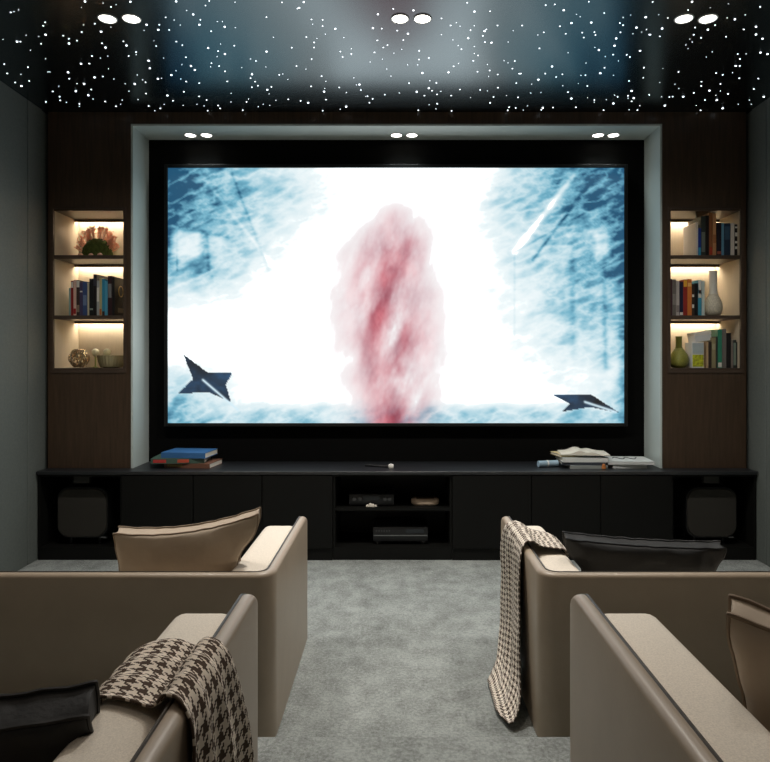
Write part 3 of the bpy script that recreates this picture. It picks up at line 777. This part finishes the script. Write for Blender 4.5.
throw('throw_blanket', 'brown houndstooth throw draped over the near left sofa arm',
      [(-.520, ct-.06, (1.13, 1.20), .004), (-.512, ct-.012, (1.10, 1.25), .006), (-.49, ct+.006, (1.085, 1.29), .006), (-.44, ct+.008, (1.07, 1.31), .007), (-.385, ct+.012, (1.04, 1.27), .008),
       (-.358, zc+.004, (1.02, 1.235), .007), (-.333, zc+.003, (1.0, 1.225), .008), (-.315, zc-.03, (.985, 1.235), .011), (-.311, zc-.10, (.965, 1.27), .015), (-.309, zc-.2, (.95, 1.31), .018),
       (-.307, zc-.34, (.94, 1.34), .022), (-.306, zc-.47, (.93, 1.36), .024)], .46, (M_h1, 1), 3.2, 1.0)
zc = .557; ct = zc-.038
throw('throw_blanket', 'brown houndstooth throw hanging over the far right sofa arm',
      [(.645, ct-.03, (2.50, 2.55), .003), (.625, ct+.006, (2.46, 2.66), .005), (.58, ct+.012, (2.46, 2.70), .007), (.53, ct+.02, (2.45, 2.73), .009), (.497, zc+.008, (2.42, 2.73), .008), (.47, zc+.006, (2.40, 2.73), .009),
       (.456, zc-.03, (2.37, 2.78), .012), (.456, zc-.10, (2.35, 2.80), .018), (.454, zc-.25, (2.32, 2.80), .020), (.448, zc-.38, (2.29, 2.78), .022), (.438, .08, (2.25, 2.74), .024), (.412, .03, (2.22, 2.68), .018), (.378, .012, (2.21, 2.60), .010), (.345, .010, (2.30, 2.52), .006)], .46, (M_h2, -1), 3.4, 2.2)

# ------------------------------------------------------------------ books
BN = 0
def bmat(col):
    return mat('book cover %d %d %d' % col, col, .5, noise=(12, .06))
def upright(x0, x1, z0, h, y, d, col, label, group, lean=0, stripe=None, side=None, parts=True):
    hw = (x1-x0)/2*.94
    t = empty('book', ((x0+x1)/2, y, z0), label, 'book', group, rot=(0, lean, 0))
    cv = bmat(col); bt = min(.0022, hw*.3)
    bm = bmesh.new()
    abox(bm, -hw, -hw+bt, 0, d, 0, h); abox(bm, hw-bt, hw, 0, d, 0, h); abox(bm, -hw, hw, -.0015, bt, 0, h, bev=.0006, seg=1)
    link('cover', bm, cv, t)
    link('pages', B(-hw+bt, hw-bt, bt, d-.004, .003, h-.003), M_paper, t)
    if stripe:
        for (f0, f1, sc) in stripe:
            link('spine_label', B(-hw*.85, hw*.85, -.0024, -.0012, h*f0, h*f1), bmat(sc), t)
    if side:
        s, sc = side
        a, b_ = sorted((s*hw, s*(hw+.0006)))
        link('cover_print', B(a, b_, .012, d-.008, .008, h-.008), bmat(sc), t)
    return t
def row(items, py_base, yfront, group, where):
    for k, it in enumerate(items):
        a, b_, top, col, desc = it[:5]; kw = it[5] if len(it) > 5 else {}
        dd = kw.pop('d', .19); yy = kw.pop('y', yfront)
        z0 = py_base
        h = Z(top, yy)-z0
        upright(X(a, yy), X(b_, yy), z0, h, yy, dd, col, desc+' '+where, group, **kw)
def shelf_top(py): return Z(py, PANEL)+.0005
W = (226, 222, 212)
ybk = PANEL+.035
row([
 (68.9, 70.9, 288, (140, 172, 168), 'thin pale teal book, leftmost', {}),
 (70.9, 73.4, 280.8, (148, 32, 26), 'red book with a white head, second from left', {'stripe': [(.8, .97, W)]}),
 (73.4, 76.4, 279.8, (222, 186, 168), 'salmon pink book beside the red one', {'stripe': [(.05, .2, (170, 40, 40))]}),
 (76.4, 79.8, 280.2, (66, 50, 44), 'dark brown book with a white head', {'stripe': [(.8, .98, W), (.1, .3, (150, 130, 110))]}),
 (79.8, 82.8, 282.2, (74, 66, 100), 'dusky purple book', {'stripe': [(.7, .74, W)]}),
 (82.8, 87.2, 281.5, (62, 84, 130), 'denim blue book', {'stripe': [(.3, .6, (110, 130, 165))]}),
 (87.4, 89.2, 283, (196, 188, 162), 'thin ivory book', {}),
 (89.3, 93.4, 278.6, (22, 24, 24), 'black book right of the thin ivory one', {'stripe': [(.15, .2, (140, 150, 140))]}),
 (93.4, 96.8, 274.2, (30, 24, 22), 'tallest black book', {'stripe': [(.72, .9, (60, 60, 70))]}),
 (96.8, 99.4, 280.6, (168, 172, 172), 'light grey book', {'stripe': [(.4, .8, W)]}),
 (99.4, 102.0, 278.0, (188, 178, 132), 'straw yellow book', {'stripe': [(.02, .18, (190, 110, 50))]}),
 (102.0, 105.0, 279.0, (52, 140, 172), 'turquoise book', {'stripe': [(.0, .12, (60, 40, 30))]}),
 (105.0, 107.6, 281, (84, 160, 190), 'light blue book beside the turquoise one', {}),
 (107.8, 112.0, 275.8, (50, 24, 28), 'dark maroon book with a grey spine block', {'stripe': [(.45, .8, (120, 120, 120))]}),
], shelf_top(315.4), ybk, 'books on the left wall shelf', 'in the left shelf book row')
t = upright(X(112.2, ybk), X(114.6, ybk), shelf_top(315.4), Z(277, ybk)-shelf_top(315.4), ybk, .21, (20, 18, 17),
            'black book with a gold ring on its cover on the left wall shelf', 'books on the left wall shelf')
hb = X(114.6, ybk)-X(112.2, ybk); hh = Z(277, ybk)-shelf_top(315.4)
bm = bmesh.new()
tube(bm, [Vector((hb/2*.96, .095+.034*math.cos(a*math.pi/12), hh*.66+.034*math.sin(a*math.pi/12))) for a in range(24)], .004, 6, closed=True)
tag(link('emblem', bm, mat('gold print', (176, 146, 84), .4, noise=(20, .1)), t, smooth=True), 'gold ring')
link('cover_print', B(hb/2*.94, hb/2*.94+.001, .05, .16, hh*.1, hh*.22), bmat((110, 100, 80)), t)

row([
 (696.2, 698.0, 222.0, (222, 216, 206), 'white book with a plain white cover, leftmost', {'side': (-1, (206, 202, 196))}),
 (698.0, 701.0, 228.0, (24, 58, 150), 'small bright blue book', {'stripe': [(.0, .3, (60, 160, 200))]}),
 (701.0, 705.4, 216.2, (48, 56, 50), 'tall dark green book', {'stripe': [(.1, .6, (110, 118, 108))]}),
 (705.4, 709.0, 215.6, (30, 20, 16), 'tall black book', {}),
 (709.0, 712.6, 212.6, (150, 92, 52), 'tall brown orange book', {'stripe': [(.03, .2, (180, 60, 35))]}),
 (712.6, 716.2, 213.4, (200, 146, 98), 'tall tan book', {'stripe': [(.3, .5, (170, 110, 65))]}),
 (716.6, 721.4, 222.6, (34, 24, 34), 'dark plum book', {'stripe': [(.05, .14, (170, 90, 70))]}),
 (721.4, 724.0, 222.8, (104, 156, 184), 'pale blue narrow book', {}),
 (724.0, 730.4, 223.2, (34, 52, 72), 'thick slate blue book', {'stripe': [(.5, .9, (60, 90, 115))]}),
 (730.6, 734.4, 223.2, (220, 214, 202), 'white book right of the slate one', {}),
 (734.4, 738.9, 224.4, (24, 22, 20), 'black book with pale dots, rightmost', {'stripe': [(.88, .93, W), (.62, .74, W), (.40, .47, W), (.22, .3, W)]}),
], shelf_top(255.2), ybk, 'books on the right wall shelf', 'on the top tier, right shelf')
row([
 (670.4, 672.2, 279, (70, 38, 48), 'thin plum book, leftmost', {}),
 (672.2, 676.0, 279.4, (120, 114, 108), 'grey book', {'stripe': [(.3, .6, (150, 144, 138))]}),
 (676.0, 679.4, 281, (184, 176, 170), 'light grey book', {'stripe': [(.1, .3, (140, 130, 126))]}),
 (679.4, 683.2, 282, (26, 30, 58), 'navy book with a white foot', {'stripe': [(.02, .1, W)]}),
 (683.2, 687.4, 279.6, (150, 44, 34), 'red book with a yellow head', {'stripe': [(.8, .98, (228, 172, 52))]}),
 (687.4, 691.8, 279.2, (216, 124, 54), 'orange book', {'stripe': [(.8, .9, (240, 190, 110))]}),
 (691.8, 694.2, 284.6, (60, 46, 36), 'short brown book with a white spot', {'stripe': [(.25, .36, W), (.6, .68, W)]}),
 (694.2, 698.0, 283.4, (20, 22, 22), 'black book', {}),
 (698.0, 701.6, 280.0, (64, 154, 180), 'turquoise book with a white head', {'stripe': [(.5, .98, W), (.62, .72, (170, 60, 50))]}),
 (701.8, 704.6, 281.0, (200, 214, 208), 'pale mint book, rightmost', {}),
], shelf_top(315.4), ybk, 'books on the right wall shelf', 'on the middle tier, right shelf')
row([
 (706.0, 708.4, 342, (188, 160, 124), 'tan book', {}),
 (708.4, 711.6, 342, (58, 46, 38), 'dark brown book', {}),
 (711.6, 715.8, 337.5, (146, 136, 102), 'khaki book', {'stripe': [(.6, .8, (170, 162, 130))]}),
 (715.8, 717.4, 336.5, (60, 62, 56), 'thin dark grey book', {}),
 (717.6, 722.0, 329.4, (54, 134, 106), 'green book with a white foot', {'stripe': [(.02, .14, W)]}),
 (722.0, 726.4, 329.0, (112, 108, 102), 'tall grey book', {}),
 (726.6, 731.0, 333.0, (24, 22, 22), 'black book', {}),
 (731.0, 733.0, 340.0, (130, 120, 112), 'thin taupe book', {}),
 (733.0, 736.2, 340.0, (48, 56, 50), 'dark green book with a pale line', {'stripe': [(.1, .9, (120, 136, 124))]}),
 (736.2, 739.6, 342.0, (26, 22, 22), 'short black book, rightmost', {}),
], Z(368.2, PANEL)+.0005, ybk, 'books on the right wall shelf', 'on the bottom tier, right shelf')

# picture box and white carton on the right shelf
zb = SHBOT+.0125
y = PANEL+.02
t = empty('picture_box', (X(698, y), y, zb), 'white box printed with yellow flowers beside the green vase', 'box')
hw = (X(704, y)-X(692, y))/2; h = Z(342.4, y)-zb
link('body', B(-hw, hw, 0, .1, 0, h, bev=.001, seg=1), mat('white carton', (214, 216, 214), .6, noise=(10, .03)), t)
link('sky_print', B(-hw*.92, hw*.92, -.001, 0, h*.55, h*.97), mat('pale grey print', (172, 184, 186), .6, noise=(18, .08)), t)
link('flower_print', B(-hw*.92, hw*.92, -.001, 0, h*.05, h*.52), mat('yellow flower print', (176, 180, 40), .6, noise=(55, .8)), t)
t = empty('white_box', (X(704.5, y+.02), y+.03, zb+h+.0075), 'small white box lying tilted on the picture box and books', 'box', rot=(0, math.radians(-8), math.radians(4)))
link('body', B(-.055, .055, 0, .09, .0, .058, bev=.003), mat('white carton', (214, 216, 214)), t)
link('lid', B(-.057, .057, -.002, .092, .040, .061, bev=.002, seg=1), M_white, t)
# vases
def honey(name, col, sc):
    m = bpy.data.materials.new(name); m.use_nodes = True; nt = m.node_tree; b = nt.nodes['Principled BSDF']
    b.inputs['Roughness'].default_value = .3
    tc = nt.nodes.new('ShaderNodeTexCoord'); v = nt.nodes.new('ShaderNodeTexVoronoi'); v.feature = 'DISTANCE_TO_EDGE'; v.inputs['Scale'].default_value = sc
    v.inputs['Randomness'].default_value = .4
    nt.links.new(tc.outputs['Object'], v.inputs['Vector'])
    r = nt.nodes.new('ShaderNodeValToRGB'); nt.links.new(v.outputs['Distance'], r.inputs[0])
    r.color_ramp.elements[0].color = lin(col); r.color_ramp.elements[1].position = .22
    r.color_ramp.elements[1].color = tuple(c*.62 for c in lin(col)[:3])+(1,)
    nt.links.new(r.outputs[0], b.inputs['Base Color'])
    bp = nt.nodes.new('ShaderNodeBump'); bp.inputs['Strength'].default_value = .8; bp.inputs['Distance'].default_value = .004; bp.invert = True
    nt.links.new(v.outputs['Distance'], bp.inputs['Height']); nt.links.new(bp.outputs[0], b.inputs['Normal'])
    return m
def vase(px, y, z0, H, rb, rn, zneck, label, m, mn):
    t = empty('bottle_vase', (X(px, y), y, z0), label, 'vase', 'bottle vases on the right wall shelf')
    bm = bmesh.new(); BH = rb*zneck
    prof = [(r_*rb, z_*BH) for r_, z_ in ((.5, 0), (.72, .04), (.88, .12), (.97, .23), (1, .34), (.985, .45), (.93, .56), (.83, .67), (.69, .78), (.54, .88))]+[(rn*1.04, BH)]
    lathe(bm, prof, seg=40); link('bulb', bm, m, t, smooth=True)
    zt = prof[-1][1]
    bm = bmesh.new(); lathe(bm, [(rn*1.25, zt-.006), (rn*1.05, zt+.006), (rn, zt+.3*(H-zt)), (rn, H-.006), (rn*1.12, H), (rn*.8, H), (rn*.75, H-.03), (0, H-.03)], seg=32)
    link('neck', bm, mn, t, smooth=True)
yv = PANEL+.075
vase(713.2, yv, shelf_top(315.4), Z(271, yv)-shelf_top(315.4), 8.8*yv/F, 3.6*yv/F, 2.6, 'tall white bottle vase with honeycomb bulb beside the middle books', honey('white honeycomb ceramic', (226, 218, 196), 120), M_white)
M_olive = mat('olive ceramic', (116, 118, 48), .3, noise=(10, .06))
vase(678.8, yv, zb, Z(336.5, yv)-zb, 9.4*yv/F, 3*yv/F, 2.15, 'olive green bottle vase with textured bulb on the bottom tier', honey('olive honeycomb ceramic', (150, 150, 66), 120), M_olive)

# coral plant on the left shelf
yc = PANEL+.215
z0 = shelf_top(255.2)
t = empty('coral_plant', (X(97.5, yc), yc, z0), 'pink coral fan growing from a round mossy green mound, left shelf', 'plant'); t.scale = (1, 1, 1.36)
bm = bmesh.new(); n = 28; rings = []
R = 15.5*yc/F
for j in range(13):
    ph = math.pi/2*j/12; ring = []
    for i in range(n):
        a = 2*math.pi*i/n; r = R*math.cos(ph)**.8
        p = Vector((r*math.cos(a), r*.75*math.sin(a), R*1.02*math.sin(ph)))
        p += Vector((p.x, p.y, p.z)).normalized()*.004*mnoise.noise(p*90) if p.length > 0 else p*0
        if j == 12: p = Vector((0, 0, R*1.02))
        ring.append(bm.verts.new(p+Vector((0, 0, .0))))
    rings.append(ring)
for a, b_ in zip(rings, rings[1:]):
    for i in range(n): bm.faces.new((a[i], a[(i+1) % n], b_[(i+1) % n], b_[i]))
bm.faces.new(rings[0]); bmesh.ops.remove_doubles(bm, verts=bm.verts[:], dist=1e-5)
link('moss_mound', bm, mat('green moss', (84, 96, 38), .9, noise=(70, .5), bump=(120, .8, .004)), t, smooth=True)
bm = bmesh.new(); rnd = random.Random(5)
for k in range(74):
    a = math.radians(rnd.uniform(22, 158)); dpt = rnd.uniform(-.55, .4)
    L0 = R*.8; L1 = R*(1.38+.22*math.sin(a)+rnd.uniform(-.12, .1))
    dv = Vector((math.cos(a), dpt*.45, math.sin(a))).normalized()
    dv = dv.normalized(); p0 = dv*L0; p1 = dv*(L0+(L1-L0)*.55)+Vector((rnd.uniform(-.006, .006), rnd.uniform(-.006, .006), rnd.uniform(-.003, .003))); p2 = dv*L1
    tube(bm, [p0, p1, p2], .0032, 5, taper=.8)
    for q in range(3):
        e = p1.lerp(p2, rnd.uniform(.2, .9)); tp = e+Vector((rnd.uniform(-.016, .016), rnd.uniform(-.01, .01), rnd.uniform(.002, .016)))
        tube(bm, [e, tp], .0022, 5, taper=.9)
        bmesh.ops.create_icosphere(bm, subdivisions=1, radius=.0036, matrix=Matrix.Translation(tp))
tag(link('coral_fan', bm, mat('coral pink', (255, 186, 156), .7, noise=(30, .2)), t), 'salmon pink coral branches', kind='stuff')
for k, (px, r) in enumerate(((80.5, 2.6), (91, 2.4), (100, 2.6))):
    yy = PANEL+.035; rr = r*yy/F
    bm = bmesh.new(); lathe(bm, [(rr*.6, 0), (rr, rr*.35), (rr*.8, rr*.8), (rr*.3, rr*1.15), (0, rr*1.2)], seg=18, ripple=(7, .08))
    o = link('seashell', bm, mat('peach shell', (214, 164, 134), .4, noise=(30, .1)), smooth=True, loc=(X(px, yy), yy, z0))
    tag(o, ('small peach shell at the far left below the coral', 'small peach shell in front of the left edge of the moss mound', 'small peach shell in front of the middle of the moss mound')[k], 'shell', 'shells on the left wall shelf')

# glass knot, tulip ornaments, ribbed bowl on the left shelf
z0 = zb; yk = PANEL+.07; rk = 9.6*yk/F
bm = bmesh.new(); P = []
for k in range(260):
    a = 2*math.pi*k/260
    th = 5*a; ph = 8*a
    v = Vector((math.cos(th)*math.cos(math.sin(ph)*1.2), math.sin(th)*math.cos(math.sin(ph)*1.2), math.sin(math.sin(ph)*1.2)))
    P.append(v*(rk-.007)*(1-.08*math.cos(3*ph))+Vector((0, 0, rk)))
tube(bm, P, .0062, 8, closed=True)
o = link('knot_sphere', bm, mat('champagne gold', (206, 184, 148), .18, .9, noise=(8, .1)), smooth=True, loc=(X(79, yk), yk, z0))
tag(o, 'gold openwork knot sphere on the bottom tier, left shelf', 'ornament')
for k, px in enumerate((95.5, 107)):
    yy = PANEL+.17
    zt = Z(348.5, yy)-z0
    t = empty('tulip_ornament', (X(px, yy), yy, z0), ('white tulip bud ornament between the gold sphere and the ribbed bowl', 'white tulip bud ornament standing behind the ribbed bowl')[k], 'ornament', 'tulip ornaments')
    bm = bmesh.new(); lathe(bm, [(.018, 0), (.018, .004), (.005, .008), (.004, zt-.05)], seg=16); link('stem', bm, mat('green stem', (120, 130, 60), .5, noise=(20, .1)), t, smooth=True)
    bm = bmesh.new(); lathe(bm, [(.004, zt-.055), (.016, zt-.045), (.024, zt-.028), (.022, zt-.012), (.010, zt-.002), (0, zt)], seg=24, ripple=(5, .05)); link('bud', bm, mat('ivory petals', (228, 224, 188), .5, noise=(20, .06)), t, smooth=True)
yy = PANEL+.115; hb = Z(355.5, yy)-z0
bm = bmesh.new(); R0 = .078
lathe(bm, [(R0*.5, 0), (R0*.85, .006), (R0, hb*.5), (R0*1.08, hb), (R0*1.03, hb), (R0*.94, hb*.5), (R0*.8, .012), (0, .012)], seg=96, ripple=(24, .028))
o = link('ribbed_bowl', bm, mat('smoky ribbed glass', (158, 148, 112), .15, noise=(10, .1)), smooth=True, loc=(X(111.5, yy), yy, z0))
tag(o, 'ribbed glass bowl on the bottom tier, left wall shelf', 'bowl')

# ------------------------------------------------------------------ flat books on the worktop
def flat_book(x, y, z, w_, d, h, rot, col, label, group, kind='book', pagecol=None, spine='front'):
    t = empty(kind, (x, y, z), label, 'magazine' if kind == 'magazine' else 'book', group, rot=(0, 0, math.radians(rot)))
    c = bmat(col); b_ = min(.0022, h*.2)
    bm = bmesh.new()
    abox(bm, -w_/2, w_/2, -d/2, d/2, 0, b_); abox(bm, -w_/2, w_/2, -d/2, d/2, h-b_, h)
    abox(bm, -w_/2, w_/2, -d/2-.001, -d/2+b_, 0, h)
    link('cover', bm, c, t)
    link('pages', B(-w_/2+.003, w_/2-.003, -d/2+b_, d/2-.003, b_, h-b_), M_paper, t)
    return t
yb = 4.27; ppm = F/yb; z = CT+.0005
gl = 'book stack on the left of the worktop'
hB = .030
a = flat_book(X(194, yb), yb, z, .30, .21, .030, -7, (122, 84, 66), 'brown book at the bottom of the left worktop stack', gl)
link('spine_label', B(-.13, -.03, -.1075, -.1055, .008, .022), bmat((150, 128, 70)), a)
z += .0305
a = flat_book(X(182, yb), yb-.005, z, .33, .22, .032, 5, (72, 96, 84), 'green and red book in the middle of the left worktop stack', gl)
link('spine_label', B(-.15, -.07, -.1125, -.1105, .006, .026), bmat((190, 60, 56)), a)
link('spine_label', B(.00, .07, -.1125, -.1105, .006, .026), bmat((196, 84, 60)), a)
z += .0325
flat_book(X(190, yb), yb, z, .29, .21, .034, -6, (60, 112, 168), 'blue book on top of the left worktop stack', gl)

gr_ = 'book and magazine stacks on the right of the worktop'
z = CT+.0005; yb = 4.26
flat_book(X(583, yb), yb, z, .235, .24, .020, 2, (150, 156, 152), 'grey book at the bottom of the larger right stack', gr_)
flat_book(X(580, yb), yb, z+.0205, .27, .22, .018, -4, (58, 64, 72), 'dark slate book low in the larger right stack', gr_)
flat_book(X(581, yb), yb-.004, z+.039, .285, .21, .026, 0, (222, 226, 222), 'thick white book in the middle of the larger right stack', gr_)
flat_book(X(567, yb), yb+.02, z+.0655, .15, .15, .016, 12, (216, 196, 150), 'small cream book peeking out left under the open magazine', gr_)
# open magazine on top
t = empty('magazine', (X(583, yb), yb-.0, z+.082), 'open white magazine lying on top of the larger right stack', 'magazine', gr_, rot=(0, 0, math.radians(-6)))
bm = bmesh.new(); nn = 24; gA = []
for i in range(nn+1):
    u = i/nn*2-1
    zt = .004+.022*math.exp(-((abs(u)-.25)/.28)**2)*(.6 if u > 0 else 1)+.002*(1-abs(u))
    gA.append([bm.verts.new((u*.15, v*.1, zz)) for v in (-1, 1) for zz in (0, zt)])
for p, q in zip(gA, gA[1:]):
    bm.faces.new((p[0], q[0], q[1], p[1])); bm.faces.new((p[2], p[3], q[3], q[2])); bm.faces.new((p[1], q[1], q[3], p[3])); bm.faces.new((p[0], p[2], q[2], q[0]))
bm.faces.new((gA[0][0], gA[0][1], gA[0][3], gA[0][2])); bm.faces.new((gA[-1][0], gA[-1][2], gA[-1][3], gA[-1][1]))
link('pages', bm, M_paper, t, smooth=35)
link('cover', B(-.152, .152, -.102, .102, -.0012, 0), bmat((188, 192, 188)), t)
# rolled paper at the left end
t = empty('rolled_paper', (X(547, yb), yb-.06, z+.021), 'pale blue rolled paper at the left end of the larger right stack', 'paper roll', gr_)
bm = bmesh.new(); tube(bm, [(-.07, 0, 0), (.06, .03, 0)], .020, 20); link('roll', bm, mat('pale blue paper', (150, 176, 192), .7, noise=(8, .08)), t, smooth=35)
bm = bmesh.new(); tube(bm, [(-.014, .013, 0), (-.004, .0155, 0)], .0212, 20); link('paper_band', bm, M_white, t, smooth=35)
t = flat_book(X(620.5, yb)+.025, yb, z, .215, .2, .024, 0, (212, 216, 212), 'white book under the magazine beside the larger right stack', gr_)
t = flat_book(X(626, yb), yb-.002, z+.0245, .29, .22, .020, -3, (214, 218, 216), 'white magazine with dark swirl cover, right end of worktop', gr_, kind='magazine')
bm = bmesh.new()
tube(bm, [(-.08+.16*k/20, .02+.035*math.sin(k*.7), .0205) for k in range(21)], .004, 5)
link('cover_print', bm, bmat((90, 96, 96)), t)
o = link('wooden_figure', lathe(bmesh.new(), [(0, 0), (.012, .002), (.014, .012), (.009, .022), (.011, .028), (0, .034)], seg=16), mat('orange wood', (190, 120, 64), .5, noise=(20, .15)), smooth=True, loc=(X(603, 4.15), 4.135, CT))
tag(o, 'small orange wooden figure standing before the white magazine pile', 'ornament')
